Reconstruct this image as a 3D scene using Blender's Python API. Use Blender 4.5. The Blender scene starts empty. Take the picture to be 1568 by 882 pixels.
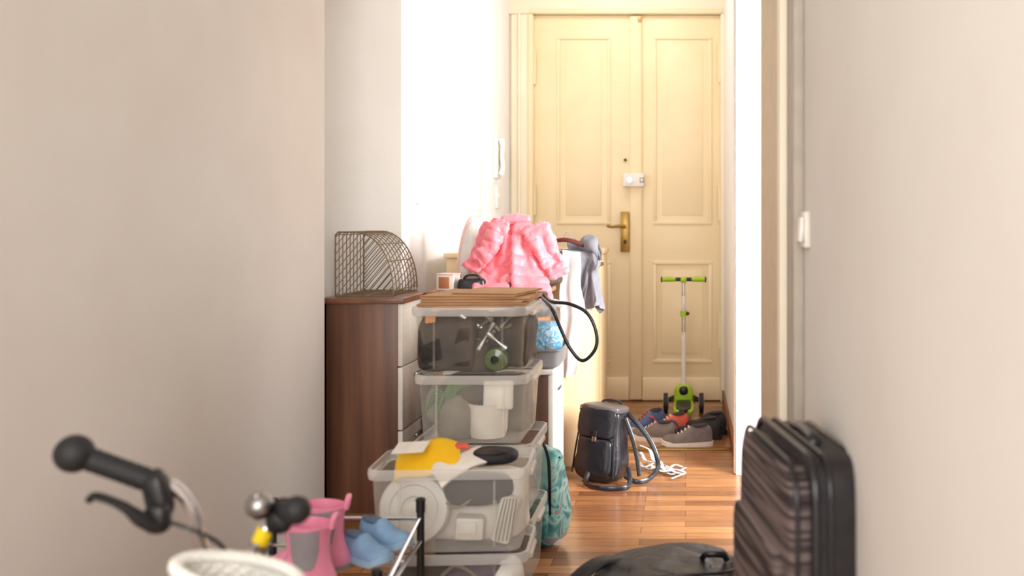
import bpy, bmesh, math, random
from mathutils import Vector, Matrix, noise, Euler
random.seed(7)
V=Vector
def C(r,g,b):
    f=lambda v:(v/255/12.92 if v/255<=.04045 else ((v/255+.055)/1.055)**2.4)
    return (f(r),f(g),f(b),1)

# ---------------------------------------------------------------- materials
def mat(name,col,rough=.6,metal=0,col2=None,scale=20,bump=0,bscale=60,stretch=(1,1,1),coat=0,ramp=(.35,.65),detail=4,spec=.5,sheen=0,bdist=.01):
    m=bpy.data.materials.new(name); m.use_nodes=True
    nt=m.node_tree; n=nt.nodes; l=nt.links
    p=n['Principled BSDF']
    p.inputs['Roughness'].default_value=rough; p.inputs['Metallic'].default_value=metal
    p.inputs['Coat Weight'].default_value=coat
    p.inputs['Specular IOR Level'].default_value=spec
    p.inputs['Sheen Weight'].default_value=sheen
    tc=n.new('ShaderNodeTexCoord'); mp=n.new('ShaderNodeMapping'); mp.inputs['Scale'].default_value=stretch
    l.new(tc.outputs['Object'],mp.inputs['Vector'])
    nz=n.new('ShaderNodeTexNoise'); nz.inputs['Scale'].default_value=scale; nz.inputs['Detail'].default_value=detail
    l.new(mp.outputs[0],nz.inputs['Vector'])
    cr=n.new('ShaderNodeValToRGB'); cr.color_ramp.elements[0].position=ramp[0]; cr.color_ramp.elements[1].position=ramp[1]
    cr.color_ramp.elements[0].color=col
    if col2 is None: col2=tuple(min(1,c*.9) for c in col[:3])+(1,)
    cr.color_ramp.elements[1].color=col2
    l.new(nz.outputs['Fac'],cr.inputs['Fac']); l.new(cr.outputs['Color'],p.inputs['Base Color'])
    if bump:
        b=n.new('ShaderNodeBump'); b.inputs['Strength'].default_value=bump; b.inputs['Distance'].default_value=bdist
        n2=n.new('ShaderNodeTexNoise'); n2.inputs['Scale'].default_value=bscale; n2.inputs['Detail'].default_value=3
        l.new(mp.outputs[0],n2.inputs['Vector']); l.new(n2.outputs['Fac'],b.inputs['Height']); l.new(b.outputs[0],p.inputs['Normal'])
    return m

def clear_mat(name,col,tfac=.62,rough=.15,edge=.8):
    m=bpy.data.materials.new(name); m.use_nodes=True
    nt=m.node_tree; n=nt.nodes; l=nt.links; p=n['Principled BSDF']
    p.inputs['Base Color'].default_value=col; p.inputs['Roughness'].default_value=rough
    t=n.new('ShaderNodeBsdfTransparent'); t.inputs['Color'].default_value=(.97,.97,.955,1)
    mx=n.new('ShaderNodeMixShader')
    lw=n.new('ShaderNodeLayerWeight'); lw.inputs['Blend'].default_value=.2
    mr=n.new('ShaderNodeMapRange'); mr.inputs['To Min'].default_value=1-tfac; mr.inputs['To Max'].default_value=edge
    l.new(lw.outputs['Facing'],mr.inputs['Value']); l.new(mr.outputs[0],mx.inputs['Fac'])
    l.new(t.outputs[0],mx.inputs[1]); l.new(p.outputs[0],mx.inputs[2])
    l.new(mx.outputs[0],n['Material Output'].inputs['Surface'])
    return m

def floor_mat():
    m=bpy.data.materials.new('laminate_floor'); m.use_nodes=True
    nt=m.node_tree; n=nt.nodes; l=nt.links; p=n['Principled BSDF']
    tc=n.new('ShaderNodeTexCoord'); mp=n.new('ShaderNodeMapping')
    l.new(tc.outputs['Object'],mp.inputs['Vector'])
    br=n.new('ShaderNodeTexBrick'); br.inputs['Scale'].default_value=1
    br.inputs['Brick Width'].default_value=.42; br.inputs['Row Height'].default_value=.065
    br.inputs['Mortar Size'].default_value=.0012; br.inputs['Bias'].default_value=0
    br.offset=.37; br.offset_frequency=2
    br.inputs['Color1'].default_value=C(126,82,54); br.inputs['Color2'].default_value=C(194,140,94); br.inputs['Mortar'].default_value=C(94,60,42)
    l.new(mp.outputs[0],br.inputs['Vector'])
    mp2=n.new('ShaderNodeMapping'); mp2.inputs['Scale'].default_value=(2.2,26,1)
    l.new(tc.outputs['Object'],mp2.inputs['Vector'])
    nz=n.new('ShaderNodeTexNoise'); nz.inputs['Scale'].default_value=3; nz.inputs['Detail'].default_value=6
    l.new(mp2.outputs[0],nz.inputs['Vector'])
    mx=n.new('ShaderNodeMix'); mx.data_type='RGBA'; mx.blend_type='MULTIPLY'; mx.inputs['Factor'].default_value=.6
    cr=n.new('ShaderNodeValToRGB'); cr.color_ramp.elements[0].color=(.5,.42,.36,1); cr.color_ramp.elements[1].color=(1.15,1.1,1.05,1)
    cr.color_ramp.elements[0].position=.3; cr.color_ramp.elements[1].position=.65
    l.new(nz.outputs['Fac'],cr.inputs['Fac'])
    l.new(br.outputs['Color'],mx.inputs[6]); l.new(cr.outputs['Color'],mx.inputs[7]); l.new(mx.outputs[2],p.inputs['Base Color'])
    p.inputs['Roughness'].default_value=.22; p.inputs['Specular IOR Level'].default_value=.6
    b=n.new('ShaderNodeBump'); b.inputs['Strength'].default_value=.12; b.inputs['Distance'].default_value=.002
    l.new(nz.outputs['Fac'],b.inputs['Height']); l.new(b.outputs[0],p.inputs['Normal'])
    return m

def stripe_mat(name,c1,c2,axis=2,scale=90):
    m=bpy.data.materials.new(name); m.use_nodes=True
    nt=m.node_tree; n=nt.nodes; l=nt.links; p=n['Principled BSDF']; p.inputs['Roughness'].default_value=.75
    tc=n.new('ShaderNodeTexCoord'); mp=n.new('ShaderNodeMapping')
    s=[4,4,4]; s[axis]=scale; mp.inputs['Scale'].default_value=s
    l.new(tc.outputs['Object'],mp.inputs['Vector'])
    nz=n.new('ShaderNodeTexNoise'); nz.inputs['Scale'].default_value=1; nz.inputs['Detail'].default_value=0
    l.new(mp.outputs[0],nz.inputs['Vector'])
    cr=n.new('ShaderNodeValToRGB'); cr.color_ramp.elements[0].color=c1; cr.color_ramp.elements[1].color=c2
    cr.color_ramp.elements[0].position=.46; cr.color_ramp.elements[1].position=.58
    l.new(nz.outputs['Fac'],cr.inputs['Fac']); l.new(cr.outputs[0],p.inputs['Base Color'])
    return m

def floral_mat(name,cols,scale=18):
    m=bpy.data.materials.new(name); m.use_nodes=True
    nt=m.node_tree; n=nt.nodes; l=nt.links; p=n['Principled BSDF']; p.inputs['Roughness'].default_value=.35
    tc=n.new('ShaderNodeTexCoord'); nz=n.new('ShaderNodeTexNoise'); nz.inputs['Scale'].default_value=scale; nz.inputs['Detail'].default_value=1
    nz.inputs['Distortion'].default_value=2
    l.new(tc.outputs['Object'],nz.inputs['Vector'])
    cr=n.new('ShaderNodeValToRGB'); 
    e=cr.color_ramp.elements; e[0].color=cols[0]; e[0].position=.25; e[1].color=cols[-1]; e[1].position=.72
    for i,cc in enumerate(cols[1:-1]):
        x=e.new(.38+.3*i/(len(cols)-2)); x.color=cc
    l.new(nz.outputs['Fac'],cr.inputs['Fac']); l.new(cr.outputs[0],p.inputs['Base Color'])
    return m

M={}
M['wall']=mat('plaster_beige',C(229,225,219),.85,scale=3,col2=C(225,220,213),bump=.12,bscale=120,bdist=.004)
M['wall_w']=mat('plaster_white',C(240,238,238),.85,scale=3,col2=C(236,233,233),bump=.1,bscale=120,bdist=.004)
M['ceil']=mat('ceiling_paint',C(238,236,233),.9)
M['floor']=floor_mat()
M['cream']=mat('cream_paint',C(247,228,190),.42,scale=4,col2=C(244,223,183))
M['cream_l']=mat('cream_paint_light',C(246,236,214),.5,scale=4,col2=C(243,232,207))
M['trimgrey']=mat('trim_greige',C(186,176,162),.6)
M['trimbeige']=mat('trim_beige',C(214,196,166),.55)
M['white']=mat('white_gloss_paint',C(244,240,236),.4)
M['base']=mat('baseboard_wood',C(150,90,60),.5,col2=C(120,68,44),stretch=(1,.1,1),scale=30)
M['brass']=mat('aged_brass',C(176,142,78),.35,1)
M['darkhole']=mat('dark_brown_hole',C(96,66,36),.8)  # plain dark brown for the keyhole and peephole
M['walnut']=mat('walnut_veneer',C(126,84,60),.4,col2=C(84,52,36),stretch=(9,9,.5),scale=2.0,ramp=(.35,.68),detail=4,bump=.05,bscale=5)
M['walnut_h']=mat('walnut_top',C(140,96,70),.35,col2=C(104,66,48),stretch=(2,14,14),scale=2.2,detail=6)
M['birch']=mat('birch_veneer',C(242,218,178),.45,col2=C(234,206,164),stretch=(10,10,.7),scale=2,detail=5)
M['pine']=mat('pine_wood',C(176,124,78),.5,col2=C(150,100,60),stretch=(1,12,12),scale=2)
M['offwhite']=mat('offwhite_plastic',C(238,232,220),.35)
M['wplastic']=mat('white_plastic',C(240,238,232),.4)
M['clear']=clear_mat('clear_plastic',C(232,226,214),.93,.14,.45)
M['milky']=clear_mat('milky_plastic',C(238,234,226),.82,.16,.55)
M['clear_rim']=clear_mat('clear_plastic_rim',C(240,236,230),.55,.2,.8)
M['card']=mat('cardboard',C(200,158,116),.85,col2=C(186,144,104),scale=15)
M['card_d']=mat('cardboard_edge',C(136,96,64),.9)
M['wire']=mat('bronze_wire',C(140,122,100),.35,.9)
M['pink']=mat('pink_nylon',C(255,146,158),.42,col2=C(253,134,148),scale=6,bump=.4,bscale=55,sheen=.3,bdist=.005)
M['bootpink']=mat('pink_rubber',C(240,150,178),.35,col2=C(236,142,172))
M['bootgrey']=mat('grey_rubber',C(150,144,148),.5)
M['black']=mat('black_plastic',C(22,22,24),.4)
M['rubber']=mat('black_rubber',C(26,26,28),.6,bump=.2,bscale=300,bdist=.002)
M['leather']=mat('black_leather',C(26,29,36),.28,col2=C(34,38,46),scale=6,bump=.4,bscale=18,coat=.3,bdist=.01)
M['flapgrey']=mat('grey_leather',C(92,88,90),.3,bump=.2,bscale=30)
M['chrome']=mat('chrome',C(215,215,218),.15,1)
M['steel']=mat('brushed_steel',C(170,168,168),.3,1)
M['lime']=mat('lime_plastic',C(168,206,40),.4)
M['yellow']=mat('yellow_cloth',C(252,204,24),.7,col2=C(246,190,10),scale=12,bump=.4,bscale=30)
M['yellow_s']=mat('yellow_sticker',C(250,218,20),.4)
M['paper']=mat('paper_white',C(240,232,222),.8)
M['pinkpaper']=mat('pale_pink_plastic',C(248,210,204),.5)
M['shirt']=mat('grey_jersey',C(138,139,148),.9,col2=C(128,129,138),scale=14,bump=.3,bscale=50,bdist=.004)
M['shirt_d']=mat('dark_grey_jersey',C(92,96,108),.85,scale=14,bump=.4,bscale=30)
M['linen']=mat('white_linen',C(204,203,205),.85,bump=.3,bscale=26,bdist=.005)
M['blueshoe']=mat('blue_canvas',C(136,172,206),.75,col2=C(120,156,192))
M['bluesole']=mat('pale_blue_sole',C(160,194,220),.5)
M['blueinner']=mat('slip_on_lining',C(86,108,134),.8)
M['sole']=mat('white_sole',C(232,226,218),.5)
M['greyshoe']=mat('grey_suede',C(128,118,118),.85,col2=C(110,102,102))
M['shoein']=mat('shoe_lining',C(60,54,56),.9)
M['redshoe']=mat('coral_mesh',C(224,100,80),.6)
M['blueacc']=mat('blue_mesh',C(80,102,150),.6)
M['blackshoe']=mat('black_canvas',C(30,30,34),.7)
M['stripe']=stripe_mat('striped_luggage_fabric',C(42,32,34),C(112,96,92),2,170)
M['lugblack']=mat('black_luggage_fabric',C(28,23,25),.65,col2=C(38,32,33),scale=40,bump=.3,bscale=12)
M['piping']=mat('luggage_piping',C(30,27,30),.35)
M['baggrey']=mat('charcoal_nylon',C(48,46,49),.5,col2=C(32,31,34),scale=9,bump=.8,bscale=9,bdist=.02)
M['teal']=floral_mat('teal_floral_fabric',[C(40,90,100),C(70,140,146),C(120,186,182),C(170,206,196),C(90,150,160),C(196,130,130)],11)
M['bluedots']=floral_mat('blue_pattern_cloth',[C(60,140,200),C(90,170,220),C(150,205,235),C(240,240,240)],40)
M['greytray']=mat('grey_plastic_tray',C(150,152,156),.45)
M['darkstuff']=mat('dark_fabric',C(84,68,56),.7,col2=C(34,29,27),scale=12,bump=.5,bscale=18)
M['darkmetal']=mat('dull_metal',C(120,112,100),.4,.8,col2=C(70,64,58))
M['dusty']=mat('dusty_grey_plastic',C(150,142,124),.6,col2=C(112,104,90),scale=9)
M['greencord']=mat('green_cord',C(76,120,50),.6)
M['glassgreen']=mat('green_glass',C(92,106,70),.1)
M['copper']=mat('copper_foil',C(200,130,90),.4,.3)
M['redwood']=mat('mahogany_hanger',C(96,36,26),.4)
M['orange']=mat('orange_label',C(224,150,86),.6)
M['purple']=mat('dusky_purple_fabric',C(96,78,96),.7,bump=.4,bscale=20)
M['wicker']=mat('white_wicker',C(240,236,228),.55)

# ---------------------------------------------------------------- builder
def catmull(pts,n):
    pts=[V(p) for p in pts]
    if len(pts)==2:
        return [pts[0].lerp(pts[1],i/(n-1)) for i in range(n)]
    ext=[pts[0]*2-pts[1]]+pts+[pts[-1]*2-pts[-2]]
    out=[]; S=len(pts)-1
    for i in range(n):
        t=i/(n-1)*S; k=min(int(t),S-1); f=t-k
        a,b,c,d=ext[k:k+4]
        out.append(.5*((2*b)+(c-a)*f+(2*a-5*b+4*c-d)*f*f+(3*b-a-3*c+d)*f**3))
    return out
def lerpl(vals,t):
    if not isinstance(vals,(list,tuple)): return vals
    x=t*(len(vals)-1); k=min(int(x),len(vals)-2); f=x-k; f=f*f*(3-2*f)
    return vals[k]*(1-f)+vals[k+1]*f
def rotz(a): return Matrix.Rotation(math.radians(a),4,'Z')
def rotm(x=0,y=0,z=0): return Euler((math.radians(x),math.radians(y),math.radians(z))).to_matrix().to_4x4()

class B:
    def __init__(s,name): s.name=name; s.bm=bmesh.new(); s.mats=[]; s.T=Matrix.Identity(4)
    def mi(s,k):
        m=M[k]
        if m not in s.mats: s.mats.append(m)
        return s.mats.index(m)
    def add(s,bm2,k):
        i=s.mi(k)
        for f in bm2.faces: f.material_index=i
        bm2.transform(s.T)
        me=bpy.data.meshes.new('t'); bm2.to_mesh(me); bm2.free(); s.bm.from_mesh(me); bpy.data.meshes.remove(me)
    def box(s,c,size,k,bev=0,rot=None,seg=2):
        b=bmesh.new(); bmesh.ops.create_cube(b,size=1)
        for v in b.verts: v.co=V((v.co.x*size[0],v.co.y*size[1],v.co.z*size[2]))
        if bev: bmesh.ops.bevel(b,geom=b.edges[:],offset=bev,segments=seg,affect='EDGES',profile=.5)
        if rot is not None: b.transform(rot)
        bmesh.ops.translate(b,verts=b.verts,vec=V(c)); s.add(b,k)
    def bx(s,x0,x1,y0,y1,z0,z1,k,bev=0):
        s.box(((x0+x1)/2,(y0+y1)/2,(z0+z1)/2),(abs(x1-x0),abs(y1-y0),abs(z1-z0)),k,bev)
    def prism(s,poly,z0,z1,k):
        b=bmesh.new(); lo=[b.verts.new((x,y,z0)) for x,y in poly]; hi=[b.verts.new((x,y,z1)) for x,y in poly]
        b.faces.new(lo[::-1]); b.faces.new(hi); n=len(poly)
        for i in range(n): b.faces.new((lo[i],lo[(i+1)%n],hi[(i+1)%n],hi[i]))
        s.add(b,k)
    def grid(s,f,nu,nv,k,cu=False,cv=False,thick=0):
        b=bmesh.new(); g=[]
        for i in range(nu): g.append([b.verts.new(f(i/(nu if cu else nu-1),j/(nv if cv else nv-1))) for j in range(nv)])
        for i in range(nu if cu else nu-1):
            for j in range(nv if cv else nv-1):
                q=(g[i][j],g[(i+1)%nu][j],g[(i+1)%nu][(j+1)%nv],g[i][(j+1)%nv])
                try: b.faces.new(q)
                except: pass
        bmesh.ops.remove_doubles(b,verts=b.verts,dist=1e-5)
        bmesh.ops.recalc_face_normals(b,faces=b.faces)
        if thick: bmesh.ops.solidify(b,geom=b.faces[:],thickness=thick)
        s.add(b,k)
    def tube(s,pts,r,k,n=None,seg=10,asp=1,up=(0,1,0),puff=None,nz=0,smooth=True,closed=False,cap=True,crease=0):
        if n is None: n=max(2,6*(len(pts)-1)+1) if len(pts)>2 else 2
        if closed: pts=list(pts)+[pts[0]]
        path=catmull(pts,n) if smooth else [V(p) for p in pts]; n=len(path)
        b=bmesh.new(); rings=[]; up=V(up).normalized(); prev=None
        for i in range(n):
            if closed: t=(path[(i+1)%n if i<n-1 else 1]-path[i-1 if i>0 else n-2])
            else: t=path[min(i+1,n-1)]-path[max(i-1,0)]
            t.normalize(); a=t.cross(up)
            if a.length<.05: a=prev if prev is not None else t.cross(V((1,0.01,0)))
            a.normalize()
            if prev is not None and a.dot(prev)<0: a=-a
            prev=a; c=t.cross(a).normalized()
            tt=i/(n-1); rr=lerpl(r,tt)
            if puff: rr*=1+puff[1]*(abs(math.sin(math.pi*tt*puff[0]))**.6-.6)
            ring=[]
            for j in range(seg):
                th=2*math.pi*j/seg
                p=path[i]+a*math.cos(th)*rr+c*math.sin(th)*rr*asp
                dr=(p-path[i]).normalized()
                if nz: p=p+dr*noise.noise(p*14)*nz
                ring.append(b.verts.new(p))
            rings.append(ring)
        m=n-1
        for i in range(m):
            for j in range(seg): b.faces.new((rings[i][j],rings[i][(j+1)%seg],rings[i+1][(j+1)%seg],rings[i+1][j]))
        if cap and not closed: b.faces.new(rings[0][::-1]); b.faces.new(rings[-1])
        bmesh.ops.recalc_face_normals(b,faces=b.faces)
        s.add(b,k)
    def cyl(s,p0,p1,r,k,seg=20,r2=None):
        up=(0,1,0) if abs((V(p1)-V(p0)).normalized().y)<.9 else (0,0,1)
        s.tube([p0,p1],[r,r if r2 is None else r2],k,n=2,seg=seg,up=up)
    def soft(s,c,size,k,e=.35,e2=None,nz=0,nsc=9,rot=None,nu=40,nv=24,f=None,crease=0):
        e2=e if e2 is None else e2
        sg=lambda x,p: math.copysign(abs(x)**p,x)
        def fn(u,v):
            a=-math.pi+2*math.pi*u; b_=-math.pi/2+math.pi*v
            p=V((size[0]/2*sg(math.cos(b_),e)*sg(math.cos(a),e2),size[1]/2*sg(math.cos(b_),e)*sg(math.sin(a),e2),size[2]/2*sg(math.sin(b_),e)))
            if f: p=f(p)
            if nz:
                q=V(c)+p; p=p+p.normalized()*noise.noise(q*nsc)*nz
            if crease:
                q=V(c)+p; p=p-p.normalized()*crease*max(0,1-abs(noise.noise(q*nsc+V((5,2,1))))*6)
            if rot is not None: p=rot@p
            return V(c)+p
        s.grid(fn,nu,nv,k,cu=True)
    def ribbon(s,L,R,k,folds=3,amp=.015,nz=.01,thick=.004,nu=36,nv=44,ph=0,dirv=(0,-1,0)):
        Lp=catmull(L,nv); Rp=catmull(R,nv); d=V(dirv)
        def fn(u,v):
            j=int(round(v*(nv-1))); p=Lp[j].lerp(Rp[j],u)
            w=.35+.65*v
            f=amp*w*(math.sin(2*math.pi*folds*u+ph+1.8*v)+.3*math.sin(2*math.pi*folds*1.7*u+ph*2-2.5*v))
            return p+d*(f+amp)+V((nz*noise.noise(V((ph,p.x*6,p.z*7))),0,nz*noise.noise(V((p.x*9,ph,1)))))
        s.grid(fn,nu,nv,k,thick=thick)
    def rring(s,w,d,r,z,c,n=5):
        out=[]
        for cx,cy,a0 in ((w/2-r,d/2-r,0),(-w/2+r,d/2-r,90),(-w/2+r,-d/2+r,180),(w/2-r,-d/2+r,270)):
            for i in range(n):
                a=math.radians(a0+90*i/(n-1)); out.append(V((c[0]+cx+r*math.cos(a),c[1]+cy+r*math.sin(a),z)))
        return out
    def rings(s,rl,k,capb=False,capt=False):
        b=bmesh.new(); R=[[b.verts.new(p) for p in r] for r in rl]; n=len(rl[0])
        for i in range(len(R)-1):
            for j in range(n): b.faces.new((R[i][j],R[i][(j+1)%n],R[i+1][(j+1)%n],R[i+1][j]))
        if capb: b.faces.new(R[0][::-1])
        if capt: b.faces.new(R[-1])
        bmesh.ops.recalc_face_normals(b,faces=b.faces); s.add(b,k)
    def lathe(s,prof,c,k,seg=32,rot=None):
        def fn(u,v):
            x=v*(len(prof)-1); i=min(int(round(x)),len(prof)-1); r,z=prof[i]; a=2*math.pi*u
            p=V((r*math.cos(a),r*math.sin(a),z))
            if rot is not None: p=rot@p
            return V(c)+p
        s.grid(fn,seg,len(prof),k,cu=True)
    def done(s,ang=35):
        me=bpy.data.meshes.new(s.name); s.bm.to_mesh(me); s.bm.free()
        for m in s.mats: me.materials.append(m)
        me.polygons.foreach_set('use_smooth',[True]*len(me.polygons))
        me.set_sharp_from_angle(angle=math.radians(ang))
        o=bpy.data.objects.new(s.name,me); bpy.context.scene.collection.objects.link(o); return o

# ---------------------------------------------------------------- room shell
def slab(name,*a,bev=0):
    b=B(name); b.bx(*a,bev=bev); return b.done()
slab('floor',-1.8,2.6,-1.5,6.1,-.1,0,'floor')
slab('ceiling',-1.8,2.6,-1.5,6.1,2.9,3.0,'ceil')
slab('wall_left',-1.8,-1.3,-1.5,3.525,0,2.9,'wall')
slab('wall_recess',-1.8,-1.56,3.525,4.03,0,2.9,'wall')
b=B('wall_left_hall'); b.prism([(-1.8,4.03),(-1.166,4.03),(-1.05,5.93),(-1.8,5.93)],0,2.9,'wall_w')
b.done()
b=B('wall_recess_face'); b.bx(-1.6,-1.168,4.02,4.035,0,2.9,'wall'); b.done()
slab('wall_back',-1.8,2.6,5.93,6.1,0,2.9,'wall_w')
slab('wall_right',.27,.42,-1.5,2.25,0,2.9,'wall')
b=B('wall_right_hall'); b.bx(.25,.42,2.25,3.1,0,2.9,'wall_w'); b.bx(.23,.42,4.15,5.93,0,2.9,'wall_w'); b.bx(.24,.42,3.1,4.15,2.15,2.9,'wall_w'); b.done()
b=B('trim_1'); b.bx(.238,.251,2.44,3.1,0,2.3,'trimbeige',.003); b.bx(.228,.251,2.385,2.45,0,2.3,'cream_l',.004); b.done()
b=B('trim_2'); b.bx(.246,.2695,2.235,2.385,0,2.9,'trimgrey',.003); b.done()
b=B('trim_3'); b.bx(.212,.232,4.15,4.30,0,2.25,'white',.004); b.bx(.205,.222,4.17,4.2,0,2.25,'white',.004); b.done()
slab('baseboard_right',.216,.23,4.3,5.86,0,.07,'base',bev=.003)
slab('threshold_strip',-.41,.23,4.60,4.64,0,.007,'brass',bev=.002)

# ---------------------------------------------------------------- entrance door
b=B('door_1')
Yf=5.88
def leaf(x0,x1,px0,px1,panels):
    b.bx(x0,x1,Yf,Yf+.04,0.005,2.315,'cream',.003)
    for z0,z1 in panels:
        w=.02
        for (a0,a1,c0,c1) in ((px0-w,px1+w,z1,z1+w),(px0-w,px1+w,z0-w,z0),(px0-w,px0,z0,z1),(px1,px1+w,z0,z1)):
            b.bx(a0,a1,Yf-.008,Yf+.004,c0,c1,'cream',.003)
        b.bx(px0+.035,px1-.035,Yf-.004,Yf+.002,z0+.035,z1-.035,'cream',.003)
leaf(-.91,-.272,-.755,-.47,[(1.08,2.17),(.25,.82)])
leaf(-.266,.208,-.176,.137,[(1.08,2.17),(.25,.82)])
b.bx(-.335,-.262,Yf-.016,Yf+.01,.01,2.312,'cream',.008)
b.bx(-.91,-.34,Yf-.012,Yf+.01,.005,.14,'cream',.006); b.bx(-.26,.208,Yf-.012,Yf+.01,.005,.14,'cream',.006)
b.bx(-.285,-.265,Yf-.022,Yf,2.27,2.30,'brass',.003)
for x,zs in ((-.905,((2.0,.2),(1.2,.17),(.5,.17))),(.203,((2.02,.22),(1.18,.2),(.42,.2)))):
    for z,h in zs: b.cyl((x,Yf-.012,z-h/2),(x,Yf-.012,z+h/2),.009,'cream',12); b.soft((x,Yf-.012,z+h/2+.008),(.014,.014,.02),'cream',e=1,nu=10,nv=8)
b.bx(-.390,-.338,Yf-.022,Yf-.014,.895,1.135,'brass',.004)
b.cyl((-.362,Yf-.02,1.048),(-.362,Yf-.065,1.048),.011,'brass',14)
b.tube([(-.358,Yf-.065,1.048),(-.40,Yf-.068,1.05),(-.44,Yf-.066,1.046),(-.468,Yf-.062,1.052)],[.011,.010,.008,.009],'brass',seg=10,up=(0,0,1))
b.soft((-.362,Yf-.026,.955),(.02,.012,.03),'darkhole',e=1,nu=12,nv=8)
b.bx(-.373,-.25,Yf-.045,Yf-.01,1.285,1.365,'white',.006)
b.cyl((-.335,Yf-.05,1.325),(-.335,Yf-.04,1.325),.018,'steel',18)
b.bx(-.275,-.25,Yf-.05,Yf-.04,1.31,1.34,'steel',.003)
b.cyl((-.362,Yf-.016,1.446),(-.362,Yf-.004,1.446),.009,'darkhole',14)
b.done()
b=B('door_frame')
b.bx(-1.043,-.91,5.852,5.93,0,2.316,'cream_l',.004); b.bx(-1.0,-.985,5.835,5.86,0,2.316,'cream_l',.005); b.bx(-.94,-.912,5.838,5.86,0,2.316,'cream',.005)
b.bx(.208,.235,5.842,5.93,0,2.316,'cream_l',.004)
b.bx(-1.08,.235,5.85,5.93,2.318,2.50,'cream_l',.004); b.bx(-.93,.215,5.838,5.852,2.318,2.345,'cream',.004)
b.bx(-1.065,-1.043,5.87,5.93,0,2.316,'cream_l'); b.bx(-1.06,.235,5.922,5.935,2.5,2.9,'cream_l')
b.done()

# ---------------------------------------------------------------- wall fittings
b=B('light_switch')
b.bx(.258,.271,2.13,2.215,1.015,1.095,'offwhite',.004); b.box((.254,2.172,1.055),(.010,.055,.055),'wplastic',.003,rot=rotm(0,5,0)); b.done()
def wl(Y): return -1.166+(Y-4.03)*.0611
b=B('intercom_phone'); b.T=Matrix.Translation((wl(5.53),5.53,0))@rotz(-3.5)
b.bx(0,.02,-.045,.045,1.32,1.56,'wplastic',.006)
b.tube([(.035,-.01,1.34),(.045,-.01,1.38),(.04,-.01,1.45),(.045,-.01,1.50),(.035,-.01,1.54)],[.018,.014,.012,.014,.018],'wplastic',asp=1.2,up=(0,1,0)); b.bx(.018,.03,.02,.035,1.4,1.48,'greytray',.002)
b.done()
b=B('doorbell_box'); b.T=Matrix.Translation((wl(5.56),5.56,0))@rotz(-3.5); b.bx(0,.012,-.04,.04,1.15,1.28,'wplastic',.004); b.cyl((.012,0,1.22),(.018,0,1.22),.012,'offwhite',14); b.done()
b=B('fuse_box_door'); b.T=Matrix.Translation((wl(5.05),5.05,0))@rotz(-3.5); b.bx(0,.018,-.14,.14,1.1,1.75,'wplastic',.004); b.bx(.015,.024,-.115,.115,1.13,1.72,'wplastic',.003); b.cyl((.02,-.1,1.42),(.03,-.1,1.42),.008,'wplastic',12); b.done()
b=B('wall_nail'); b.cyl((-1.158,4.2,1.15),(-1.148,4.2,1.152),.002,'steel',8); b.soft((-1.148,4.2,1.152),(.003,.005,.005),'steel',e=1,nu=10,nv=6); b.done()

# ---------------------------------------------------------------- walnut cabinet
b=B('walnut_cabinet')
b.bx(-1.335,-1.062,3.61,3.63,.0,.775,'walnut',.001); b.bx(-1.335,-1.062,3.97,3.99,0,.775,'walnut',.001)
b.bx(-1.335,-1.325,3.61,3.99,0,.775,'walnut'); b.bx(-1.345,-1.035,3.60,4.0,.772,.792,'walnut_h',.002)
b.bx(-1.33,-1.07,3.63,3.97,.03,.05,'walnut_h')
for z0,z1 in ((.05,.30),(.305,.535),(.54,.77)):
    b.bx(-1.062,-1.044,3.612,3.99,z0,z1,'offwhite',.002); b.bx(-1.044,-1.03,3.76,3.84,z1-.05,z1-.04,'steel',.002)
b.done()

b=B('wire_file_rack')
x0,x1,z0,z1=-1.30,-1.085,.797,1.035
def prof():
    p=[V((x0,0,z0)),V((x0,0,z1-.01)),V((x0+.01,0,z1))]
    for i in range(0,13):
        a=math.pi/2*(1-i/12); p.append(V((x1-.14+.14*math.cos(a),0,z0+.02+(z1-z0-.02)*math.sin(a))))
    p.append(V((x1,0,z0))); return p
pr=prof(); ys=[3.635+.04*i for i in range(9)]
for i,y in enumerate(ys):
    b.tube([p+V((0,y,0)) for p in pr]+[V((x0,y,z0))],.0030 if i in (0,8) else .0020,'wire',smooth=False,seg=6,up=(0,1,0))
for q in (0,1,5,8,11,15): b.tube([pr[q]+V((0,ys[0],0)),pr[q]+V((0,ys[-1],0))],.0024,'wire',n=2,seg=6,up=(0,0,1))
b.tube([V((x0+.1,ys[0],z0)),V((x0+.1,ys[-1],z0))],.0022,'wire',n=2,seg=6,up=(0,0,1))
def inside(x,z):
    if x<x0 or x>x1 or z<z0: return False
    if x<x1-.14: return z<z1
    return ((x-(x1-.14))/.14)**2+((z-z0-.02)/(z1-z0-.02))**2<1 or z<z0+.02
for y in (ys[0],ys[-1]):
    for k in range(-8,14):
        xs=x0+k*.026; seg_=[]
        for j in range(80):
            t=j/79; x=xs+t*.20; z=z0+t*(z1-z0)
            if inside(x,z): seg_.append((x,y,z))
        if len(seg_)>4: b.tube([seg_[0],seg_[-1]],.0018,'wire',n=2,seg=5)
b.done()

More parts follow.
